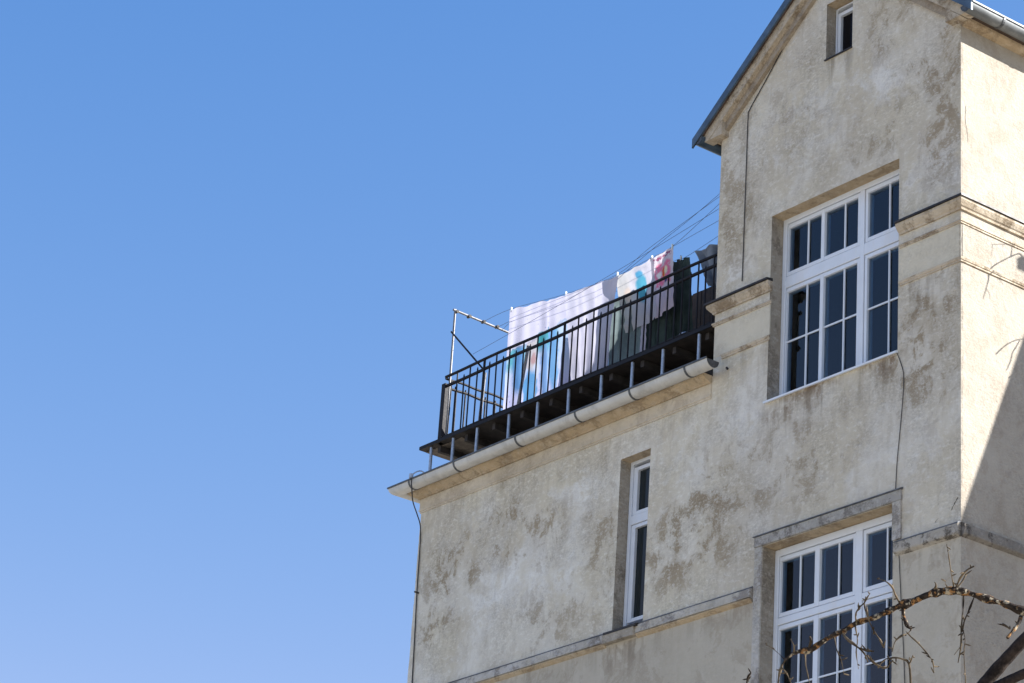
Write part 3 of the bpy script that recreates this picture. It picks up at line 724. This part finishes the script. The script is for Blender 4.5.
# ------------------------------------------------------------------ washing
def cloth(name, tl, tr, bl, br, mat, label, cat, folds=5, amp=.03, nx=48, nz=40, seed=0, sag=0, hem=0, group=None, topamp=.3, edge=None):
    me = bpy.data.meshes.new(name); vs = []; fs = []; uv = []
    TL, TR, BL, BR = map(Vector, (tl, tr, bl, br))
    for j in range(nz+1):
        v = j/nz
        for i in range(nx+1):
            u = i/nx
            p = TL.lerp(TR, u).lerp(BL.lerp(BR, u), v)
            p.z -= (sag*4*u*(1-u) + .014*abs(math.sin(PI*u*2.5+seed)))*(1-v)
            nn = noise.noise(Vector((u*folds*.9+seed, v*.8, seed*1.7)))
            ph = u*folds*2*PI + 1.6*nn*2 + seed + v*.6*math.sin(seed)
            a = amp*(topamp + (1-topamp)*v**.7)
            p.y += a*(math.sin(ph)*.75 + .5*math.sin(ph*1.7+seed) + .6*nn) + .012*noise.noise(Vector((u*9, v*9, seed+3)))
            p.x += .35*a*math.cos(ph)
            p.z += hem*v*(.5*math.sin(ph*.5+seed)+.5*nn)
            vs.append(p); uv.append((u, 1-v))
    w = nx+1
    for j in range(nz):
        for i in range(nx): fs.append((j*w+i, j*w+i+1, (j+1)*w+i+1, (j+1)*w+i))
    me.from_pydata(vs, [], fs)
    l = me.uv_layers.new(name='UVMap')
    for p in me.polygons:
        p.use_smooth = True
        for li in p.loop_indices: l.data[li].uv = uv[me.loops[li].vertex_index]
    me.materials.append(mat)
    o = bpy.data.objects.new(name, me); C.objects.link(o)
    return tag(o, label, cat, group)
cloth('printed_sheet', (-8.661, 0.620, 16.721), (-7.380, 0.560, 16.506), (-8.630, 0.580, 14.909), (-7.135, 0.540, 14.917), M['child'], 'leftmost long sheet, white at the top with blue and teal prints below', 'printed sheet', 3, .028, seed=2.3, hem=.02, topamp=.6)
cloth('highlight_strip', (-5.819, 0.520, 15.620), (-5.706, 0.520, 15.626), (-5.820, 0.520, 15.101), (-5.708, 0.520, 15.108), M['sheet'], 'added white strip standing for the sunlit edge of the grey green towel', 'cloth', 1, .015, nx=8, seed=3.3)  # white strip added for the bright highlight along the towel's right edge
cloth('bed_sheet', (-7.376, 0.540, 16.505), (-6.209, 0.450, 16.359), (-7.042, 0.500, 15.080), (-6.383, 0.460, 14.983), M['sheet'], 'plain white bed sheet hanging long in the middle of the washing', 'bed sheet', 3, .03, seed=4.1, hem=.02)
cloth('printed_duvet', (-6.473, 0.600, 16.469), (-5.594, 0.490, 16.415), (-6.166, 0.560, 15.580), (-5.469, 0.480, 15.551), M['pale'], 'pale duvet cover with a blue print hanging beside the pink pillowcase', 'duvet cover', 2, .018, seed=5.5, hem=.02)
cloth('pillowcase', (-5.662, 0.500, 16.421), (-5.170, 0.430, 16.394), (-5.506, 0.480, 15.550), (-5.108, 0.420, 15.577), M['pink'], 'white pillowcase with a pink and red printed patch', 'pillowcase', 1.2, .02, seed=6.2)
cloth('towel', (-6.507, 0.600, 16.163), (-5.769, 0.560, 16.130), (-6.498, 0.600, 15.047), (-5.749, 0.560, 15.027), M['greygreen'], 'grey green towel hanging behind the pale duvet cover', 'towel', 4, .05, seed=7.7, hem=.03)
cloth('towel', (-7.334, 0.660, 15.958), (-7.101, 0.650, 15.952), (-7.374, 0.660, 15.048), (-7.104, 0.650, 15.049), M['green'], 'dark green towel showing in the gap left of the plain white sheet', 'towel', 2, .03, nx=16, seed=8.2)
cloth('towel', (-5.421, 0.620, 16.334), (-5.045, 0.600, 16.283), (-5.368, 0.600, 14.978), (-4.875, 0.580, 14.980), M['green'], 'dark green towel hanging long right of the pink pillowcase', 'towel', 3, .05, seed=9.4, hem=.03)
cloth('towel', (-5.805, 0.580, 15.770), (-5.226, 0.560, 15.794), (-5.804, 0.580, 14.944), (-5.174, 0.560, 14.934), M['green'], 'black green towel hanging low under the pink pillowcase', 'towel', 4, .05, seed=10.4, hem=.03)
# jacket: shoulders on the line, body gathered towards the wall
cloth('jacket', (-4.860, 0.550, 16.271), (-4.410, 0.550, 16.252), (-4.482, 0.500, 15.639), (-4.283, 0.500, 15.549), M['jacket'], 'grey jacket hanging on the line against the tower wall', 'jacket', 2, .06, nx=30, seed=11.3, topamp=.5)
# pegs
for p, what in (((-8.629, 0.620, 16.718), 'at the left end of the long printed sheet'), ((-7.389, 0.550, 16.520), 'where the two white sheets meet'), ((-6.239, 0.450, 16.383), 'at the right end of the plain white sheet'), ((-5.644, 0.500, 16.428), 'at the left corner of the pillowcase'), ((-5.180, 0.430, 16.404), 'at the right corner of the pillowcase'), ((-5.224, 0.610, 16.326), 'on the dark green towel')):
    x, y, z = p
    b = MB(); b.box((x-.007, y-.010, z-.04), (x+.007, y-.003, z+.025)); b.box((x-.007, y+.003, z-.04), (x+.007, y+.010, z+.025)); b.tube([(x-.008, y, z+.004), (x+.008, y, z+.004)], .007, 6)
    tag(b.build('clothes_peg', M['peg']), 'small pale clothes peg ' + what, 'clothes peg', 'pegs on the clothes line')
# plank screen closing the back of the deck by the tower
sc = empty('plank_screen', 'dark brown plank screen at the tower end of the balcony deck', 'screen', (-5.0, 1.15, 14.94))
n = 11
for i in range(n):
    x0 = -5.72 + i*(1.84/n)
    MB().box((x0+.004, 1.10+random.uniform(0, .006), 14.94), (x0+1.84/n-.004, 1.13, 16.10+random.uniform(-.01, .01))).build('plank', M['brown'], sc)
MB().box((-5.72, 1.135, 15.9), (-3.88, 1.18, 15.98)).build('crossbar', M['brown'], sc); MB().box((-5.72, 1.135, 15.1), (-3.88, 1.18, 15.18)).build('crossbar', M['brown'], sc)
# small bundle on the deck
def lump(name, c, s_, mat, label, cat, seed):
    bm = bmesh.new(); bmesh.ops.create_icosphere(bm, subdivisions=3, radius=1)
    for v in bm.verts:
        d = 1 + .35*noise.noise(v.co*1.8+Vector((seed, 0, 0))) + .12*noise.noise(v.co*5)
        v.co = Vector((c[0]+v.co.x*s_[0]*d, c[1]+v.co.y*s_[1]*d, max(c[2]-s_[2]*.98, c[2]+v.co.z*s_[2]*d)))
    me = bpy.data.meshes.new(name); bm.to_mesh(me); bm.free(); me.materials.append(mat)
    for p in me.polygons: p.use_smooth = True
    o = bpy.data.objects.new(name, me); C.objects.link(o); return tag(o, label, cat)
lump('cloth_bundle', (-4.796, .35, 15.02), (.07, .07, .085), M['bundle'], 'small bluish white bundle lying on the deck behind the railing', 'bundle', 3)
lump('cloth_bundle', (-4.694, .45, 15.03), (.12, .09, .09), M['shoe'], 'dark bundle lying on the deck beside the white one', 'bundle', 5)

# ------------------------------------------------------------------ tree in front
tree = empty('tree', 'bare fruit tree with orange lichen on its bent branches in front of the house', 'tree', (9.6, -10.2, 0))
def limb(name, pts, rs, mat, k=5, rough=.12, n=8, parent=None):
    if name == 'twig': rs = [r*.72 for r in rs]
    P = catmull(pts, k); m_ = len(P); out = []; rr = []
    for i, p in enumerate(P):
        t = i/(m_-1)*(len(rs)-1); a = int(min(t, len(rs)-2)) if len(rs) > 1 else 0
        r = rs[a]+(rs[a+1]-rs[a])*(t-a) if len(rs) > 1 else rs[0]
        q = Vector((noise.noise(p*9), noise.noise(p*9+Vector((5, 0, 0))), noise.noise(p*9+Vector((0, 5, 0)))))
        out.append(p+q*r*.5*min(1, rough*5)); rr.append(r*(1+rough*2*noise.noise(p*23)))
    o = MB().tube(out, rr, n).build(name, mat, parent or tree)
    for p_ in o.data.polygons: p_.use_smooth = True
    return o
limb('trunk', [(9.6, -10.2, -.05), (9.62, -10.2, .8), (9.7, -10.15, 1.8), (9.66, -10.2, 3.2), (9.621, -10.323, 5.032), (9.774, -10.276, 5.286), (9.876, -10.233, 5.413), (9.963, -10.195, 5.514), (10.071, -10.146, 5.626), (10.175, -9.991, 5.805), (10.312, -9.867, 6.096), (10.469, -9.761, 6.430)], [.13, .11, .09, .07, .05, .034, .030, .028, .026, .022, .016, .007], M['trunk'], n=14, k=9, rough=.05)
limb('branch', [(9.646, -10.350, 5.162), (9.804, -10.321, 5.289), (9.951, -10.282, 5.354), (10.026, -10.231, 5.398), (10.135, -10.154, 5.451), (10.313, -10.021, 5.508), (10.427, -9.950, 5.571)], [.031, .029, .026, .024, .022, .020, .016], M['trunk'], n=12, k=9, rough=.05)
limb('branch', [(10.261, -10.062, 5.499), (10.299, -10.123, 5.556), (10.296, -10.211, 5.591), (10.235, -10.287, 5.641), (10.201, -10.328, 5.661), (10.160, -10.374, 5.682), (10.125, -10.414, 5.699), (10.093, -10.451, 5.715), (10.057, -10.490, 5.727), (10.024, -10.526, 5.737), (9.990, -10.561, 5.743), (9.947, -10.600, 5.738), (9.906, -10.634, 5.724), (9.856, -10.672, 5.702), (9.820, -10.699, 5.684), (9.791, -10.720, 5.666)], [.016, .018, .018, .018, .018, .016, .0155, .019, .0165, .017, .021, .017, .019, .017, .021, .019], M['bark'], n=12, rough=.35)
limb('branch', [(9.820, -10.699, 5.684), (9.780, -10.728, 5.662), (9.734, -10.764, 5.639), (9.691, -10.796, 5.616), (9.652, -10.826, 5.594), (9.609, -10.858, 5.567), (9.562, -10.894, 5.540), (9.518, -10.925, 5.508), (9.481, -10.952, 5.481), (9.448, -10.982, 5.471), (9.424, -11.002, 5.457), (9.398, -11.020, 5.435)], [.018, .015, .014, .016, .013, .012, .0125, .011, .017, .009, .007, .006], M['bark'], n=8, rough=.3)
TW = [
 ([(9.816, -10.701, 5.680), (9.821, -10.703, 5.631), (9.843, -10.702, 5.579), (9.852, -10.685, 5.563), (9.839, -10.691, 5.545)], [.012, .010, .012, .007, .006]),
 ([(9.842, -10.687, 5.546), (9.847, -10.743, 5.517), (9.822, -10.756, 5.491), (9.804, -10.755, 5.448)], [.006, .004, .003]),
 ([(9.838, -10.690, 5.541), (9.881, -10.670, 5.495), (9.917, -10.637, 5.435), (9.923, -10.618, 5.406), (9.918, -10.606, 5.363)], [.006, .005, .006, .003]),
 ([(9.806, -10.717, 5.692), (9.835, -10.771, 5.709), (9.866, -10.821, 5.723), (9.850, -10.849, 5.747), (9.827, -10.877, 5.755)], [.009, .006, .005, .003]),
 ([(9.652, -10.826, 5.594), (9.690, -10.873, 5.616), (9.742, -10.903, 5.631), (9.766, -10.890, 5.657), (9.791, -10.884, 5.695)], [.005, .004, .004, .002]),
 ([(9.691, -10.796, 5.616), (9.706, -10.833, 5.661), (9.734, -10.859, 5.681), (9.752, -10.852, 5.703)], [.005, .004, .003]),
 ([(9.752, -10.869, 5.646), (9.761, -10.859, 5.581), (9.767, -10.832, 5.535), (9.777, -10.804, 5.498), (9.782, -10.784, 5.464)], [.004, .004, .0035, .005]),
 ([(9.594, -10.869, 5.558), (9.641, -10.876, 5.513), (9.683, -10.860, 5.476), (9.701, -10.828, 5.447), (9.706, -10.807, 5.409)], [.007, .006, .009, .005, .003]),
 ([(9.685, -10.856, 5.471), (9.724, -10.838, 5.454), (9.748, -10.812, 5.450)], [.006, .008, .004]),
 ([(9.645, -10.832, 5.589), (9.672, -10.842, 5.510), (9.657, -10.834, 5.459), (9.649, -10.810, 5.387)], [.005, .004, .003]),
 ([(9.568, -10.887, 5.540), (9.599, -10.897, 5.465), (9.602, -10.874, 5.423), (9.599, -10.851, 5.364)], [.004, .003, .003, .002]),
 ([(9.468, -10.963, 5.476), (9.489, -10.985, 5.406), (9.486, -10.965, 5.355), (9.482, -10.941, 5.291)], [.006, .004, .003]),
 ([(9.475, -10.958, 5.481), (9.506, -10.969, 5.509), (9.507, -10.978, 5.530)], [.006, .007, .004]),
 ([(9.428, -10.999, 5.461), (9.448, -11.019, 5.485), (9.445, -11.035, 5.511)], [.005, .005, .002]),
 ([(9.394, -11.022, 5.430), (9.416, -11.080, 5.440), (9.400, -11.109, 5.464), (9.384, -11.131, 5.476)], [.003, .0025, .002]),
 ([(9.398, -11.020, 5.435), (9.409, -11.059, 5.380), (9.388, -11.055, 5.320), (9.372, -11.038, 5.243)], [.008, .007, .006, .006]),
 ([(9.412, -11.056, 5.381), (9.459, -11.061, 5.333), (9.462, -11.032, 5.274)], [.005, .004, .004]),
 ([(9.254, -11.114, 5.295), (9.258, -11.125, 5.329), (9.267, -11.126, 5.355), (9.278, -11.121, 5.369)], [.006, .006, .007, .004]),
 ([(9.996, -10.560, 5.751), (10.035, -10.621, 5.802), (10.044, -10.647, 5.874), (10.050, -10.666, 5.924)], [.005, .004, .0035, .002]),
 ([(9.999, -10.557, 5.751), (10.059, -10.588, 5.782), (10.089, -10.575, 5.816), (10.116, -10.558, 5.833)], [.007, .006, .005, .004]),
 ([(10.006, -10.552, 5.756), (10.021, -10.529, 5.796), (10.023, -10.512, 5.829)], [.006, .005, .005]),
 ([(9.978, -10.575, 5.747), (10.006, -10.629, 5.764), (10.027, -10.619, 5.785)], [.004, .003, .002]),
 ([(9.928, -10.619, 5.737), (9.954, -10.632, 5.756), (9.955, -10.640, 5.773)], [.010, .007, .002]),
 ([(10.021, -10.529, 5.735), (10.036, -10.546, 5.647), (10.032, -10.554, 5.561), (10.016, -10.537, 5.490), (9.990, -10.529, 5.414)], [.006, .005, .004, .005, .002]),
 ([(10.052, -10.491, 5.719), (10.043, -10.514, 5.654), (10.036, -10.538, 5.597), (10.025, -10.540, 5.548)], [.006, .005, .004]),
 ([(10.019, -10.534, 5.490), (10.011, -10.557, 5.458), (9.998, -10.562, 5.441)], [.003, .002]),
 ([(10.037, -10.546, 5.553), (10.014, -10.509, 5.520), (9.997, -10.498, 5.457), (9.972, -10.458, 5.309)], [.003, .003, .003, .004]),
 ([(10.188, -10.333, 5.649), (10.201, -10.367, 5.591), (10.193, -10.398, 5.547), (10.184, -10.421, 5.516)], [.012, .013, .012, .009]),
 ([(10.149, -10.415, 5.590), (10.160, -10.401, 5.582), (10.170, -10.386, 5.569)], [.005, .006, .004]),
 ([(9.711, -10.749, 5.394), (9.758, -10.759, 5.419), (9.788, -10.733, 5.429), (9.815, -10.704, 5.426), (9.833, -10.677, 5.405), (9.816, -10.646, 5.295)], [.004, .008, .005, .006, .008, .007]),
 ([(9.833, -10.677, 5.405), (9.843, -10.675, 5.422), (9.854, -10.674, 5.444)], [.005, .004, .002]),
 ([(9.685, -10.800, 5.448), (9.729, -10.780, 5.402), (9.757, -10.745, 5.386), (9.786, -10.731, 5.420)], [.004, .007, .005, .004]),
]
for pts, rs in TW: limb('twig', pts, rs, M['twig'] if max(rs) < .011 else M['bark'], 4, .5, 6)
# buds and spur twiglets along the branches
rng = random.Random(4)
bd = MB()
for pts, rs in TW:
    P = catmull(pts, 6)
    for p in P[2:]:
        if rng.random() < .22:
            d = Vector((rng.uniform(-1, 1), rng.uniform(-1, 1), rng.uniform(-.5, 1))).normalized()
            L = rng.uniform(.012, .035)
            bd.tube([p, p+d*L*.6, p+d*L], [.003, .0035, .001], 5)
o = bd.build('buds', M['twig'], tree); o['kind'] = 'stuff'

AZ, EL = R(52), R(26)
sd = Vector((math.cos(EL)*math.cos(AZ), math.cos(EL)*math.sin(AZ), math.sin(EL)))
# ------------------------------------------------------------------ out of frame: the neighbouring house and tree that shade the sunlit side
nh = empty('house', 'plain rendered neighbouring gabled house beyond the sunlit side wall', 'house', (9, 9, 0))
YN = 4.0
def onto(y, z): t = (YN-y)/sd.y; return (sd.x*t, z+sd.z*t)
(xa, za), (xb, zb) = onto(.93, 13.75), onto(.02, 11.55)
kk = (zb-za)/(xb-xa)
rz = lambda x: za + kk*(x-xa)
X0, X1 = xa-1.3, xb+3.2
MB().prism_y([(X0+.4, 0), (X1-.3, 0), (X1-.3, rz(X1-.3)-.1), (X0+.4, rz(X0+.4)-.1)], YN+.25, YN+8).build('wall', M['side'], nh)
MB().prism_y([(X0, rz(X0)), (X1, rz(X1)), (X1, rz(X1)-.12), (X0, rz(X0)-.12)], YN, YN+8.3).build('roof', M['tile'], nh)
# added slab and post on the unseen roof, shaped to throw a small block shadow
tt = (4.0-.90)/sd.y
cx_, cz_ = sd.x*tt, 14.69+sd.z*tt
MB().box((cx_-.03, 4.0, cz_-.13), (cx_+.05, 6.6, cz_)).build('shadow_slab', M['tile'], nh)
MB().box((cx_-.02, 6.0, rz(cx_)-.3), (cx_+.04, 6.5, cz_-.134)).build('shadow_slab_post', M['side'], nh)
st = empty('tree', 'bare thin tree beside the neighbouring house on the sunny side', 'tree', (1.75, 3.75, 0))
def shade(pts, t, rs, name='branch', mat=None):
    return limb(name, [Vector(p)+sd*t for p in pts], rs, mat or M['twig'], 4, .2, 7, st)
T = 1.7
base = Vector((0.000, 0.961, 14.648))+sd*T
limb('trunk', [(1.75, 3.75, -.05), (1.77, 3.75, 4), (1.75, 3.75, 9), (1.8, 3.75, 13), (1.75, 3.75, 15.6), (1.7, 3.75, 16.6)], [.12, .10, .075, .05, .03, .012], M['trunk'], parent=st)
limb('branch', [(1.75, 3.75, 15.4), (1.8, 3.55, 15.9), base+Vector((.12, .15, .05)), base], [.022, .018, .014, .012], M['trunk'], parent=st)
shade([(0.000, 0.961, 14.648), (0.000, 0.884, 14.716), (0.000, 0.745, 14.632), (0.000, 0.590, 14.521), (0.000, 0.468, 14.421), (0.000, 0.422, 14.347), (0.000, 0.406, 14.237), (0.000, 0.368, 14.121), (0.000, 0.329, 14.005)], T, [.008, .007, .007, .0075, .0075, .008, .007, .005, .003])
shade([(0.000, 0.745, 14.632), (0.000, 0.761, 14.756), (0.000, 0.700, 14.758), (0.000, 0.577, 14.721), (0.000, 0.454, 14.673)], T, [.007, .007, .005, .005, .003], 'twig')
shade([(0.000, 0.469, 14.684), (0.000, 0.461, 14.617), (0.000, 0.446, 14.530)], T, [.004, .004, .002], 'twig')
shade([(0.000, 0.422, 14.335), (0.000, 0.543, 14.330), (0.000, 0.634, 14.268)], T, [.006, .005, .003], 'twig')
shade([(0.000, 0.375, 14.146), (0.000, 0.420, 14.104), (0.000, 0.435, 14.040)], T, [.005, .004, .002], 'twig')
b2 = Vector((0.000, 1.041, 13.766))+sd*T
limb('branch', [(1.78, 3.75, 14.2), (1.8, 3.5, 14.9), b2], [.02, .016, .011], M['trunk'], parent=st)
shade([(0.000, 1.041, 13.766), (0.000, 0.934, 13.743), (0.000, 0.795, 13.676), (0.000, 0.673, 13.591), (0.000, 0.597, 13.521), (0.000, 0.521, 13.440)], T, [.007, .0055, .0055, .006, .007, .006])
shade([(0.000, 0.887, 13.717), (0.000, 0.825, 13.616), (0.000, 0.763, 13.517), (0.000, 0.732, 13.416), (0.000, 0.670, 13.295)], T, [.006, .010, .007, .009, .004], 'twig')
shade([(0.000, 1.038, 13.513), (0.000, 0.914, 13.428), (0.000, 0.807, 13.326), (0.000, 0.700, 13.225)], T, [.008, .008, .007, .005])

w = bpy.data.worlds.new('World'); scn.world = w; w.use_nodes = True
nt = w.node_tree; bg = nt.nodes['Background']; sky = nt.nodes.new('ShaderNodeTexSky'); sky.sky_type = 'NISHITA'; sky.sun_disc = False
sky.sun_elevation = EL; sky.sun_rotation = PI/2 - AZ
sky.air_density = 1.0; sky.dust_density = 0; sky.ozone_density = 3.0; sky.altitude = 0
sp = nt.nodes.new('ShaderNodeSeparateColor'); cb = nt.nodes.new('ShaderNodeCombineColor'); nt.links.new(sky.outputs[0], sp.inputs[0])
def chan(k, p, gain, top):
    a = nt.nodes.new('ShaderNodeMath'); a.operation = 'MINIMUM'; nt.links.new(sp.outputs[k], a.inputs[0]); a.inputs[1].default_value = top
    b = nt.nodes.new('ShaderNodeMath'); b.operation = 'POWER'; nt.links.new(a.outputs[0], b.inputs[0]); b.inputs[1].default_value = p
    c = nt.nodes.new('ShaderNodeMath'); c.operation = 'MULTIPLY'; nt.links.new(b.outputs[0], c.inputs[0]); c.inputs[1].default_value = gain
    nt.links.new(c.outputs[0], cb.inputs[k])
chan(0, 1.8, .89, 2.2); chan(1, 1.0, 1.035, 4.7); chan(2, .55, 2.07, 12)     # the deep, even blue of a dry spring sky
nt.links.new(cb.outputs[0], bg.inputs['Color']); bg.inputs['Strength'].default_value = .066
L = bpy.data.lights.new('sun', 'SUN'); L.energy = 5.0; L.angle = R(.5); L.color = (1, .972, .935)
lo = bpy.data.objects.new('sun', L); C.objects.link(lo); lo.rotation_euler = sd.to_track_quat('Z', 'Y').to_euler()
cam = bpy.data.cameras.new('camera'); co = bpy.data.objects.new('camera', cam); C.objects.link(co)
cam.sensor_width = 36; cam.lens = 98.532; cam.clip_end = 3000; cam.clip_start = .1
Rm = [[0.615974, -0.736546, 0.279421], [0.785173, 0.545267, -0.293577], [0.063873, 0.40023, 0.914186]]
mw = Matrix(((Rm[0][0], Rm[0][2], -Rm[0][1]), (Rm[1][0], Rm[1][2], -Rm[1][1]), (Rm[2][0], Rm[2][2], -Rm[2][1]))).to_4x4()
mw.translation = (18.360, -19.315, 1.600)
co.matrix_world = mw; scn.camera = co
scn.view_settings.view_transform = 'Standard'; scn.view_settings.look = 'None'; scn.view_settings.exposure = 1.58; scn.view_settings.gamma = 1
scn.cycles.max_bounces = 8; scn.cycles.use_denoising = True
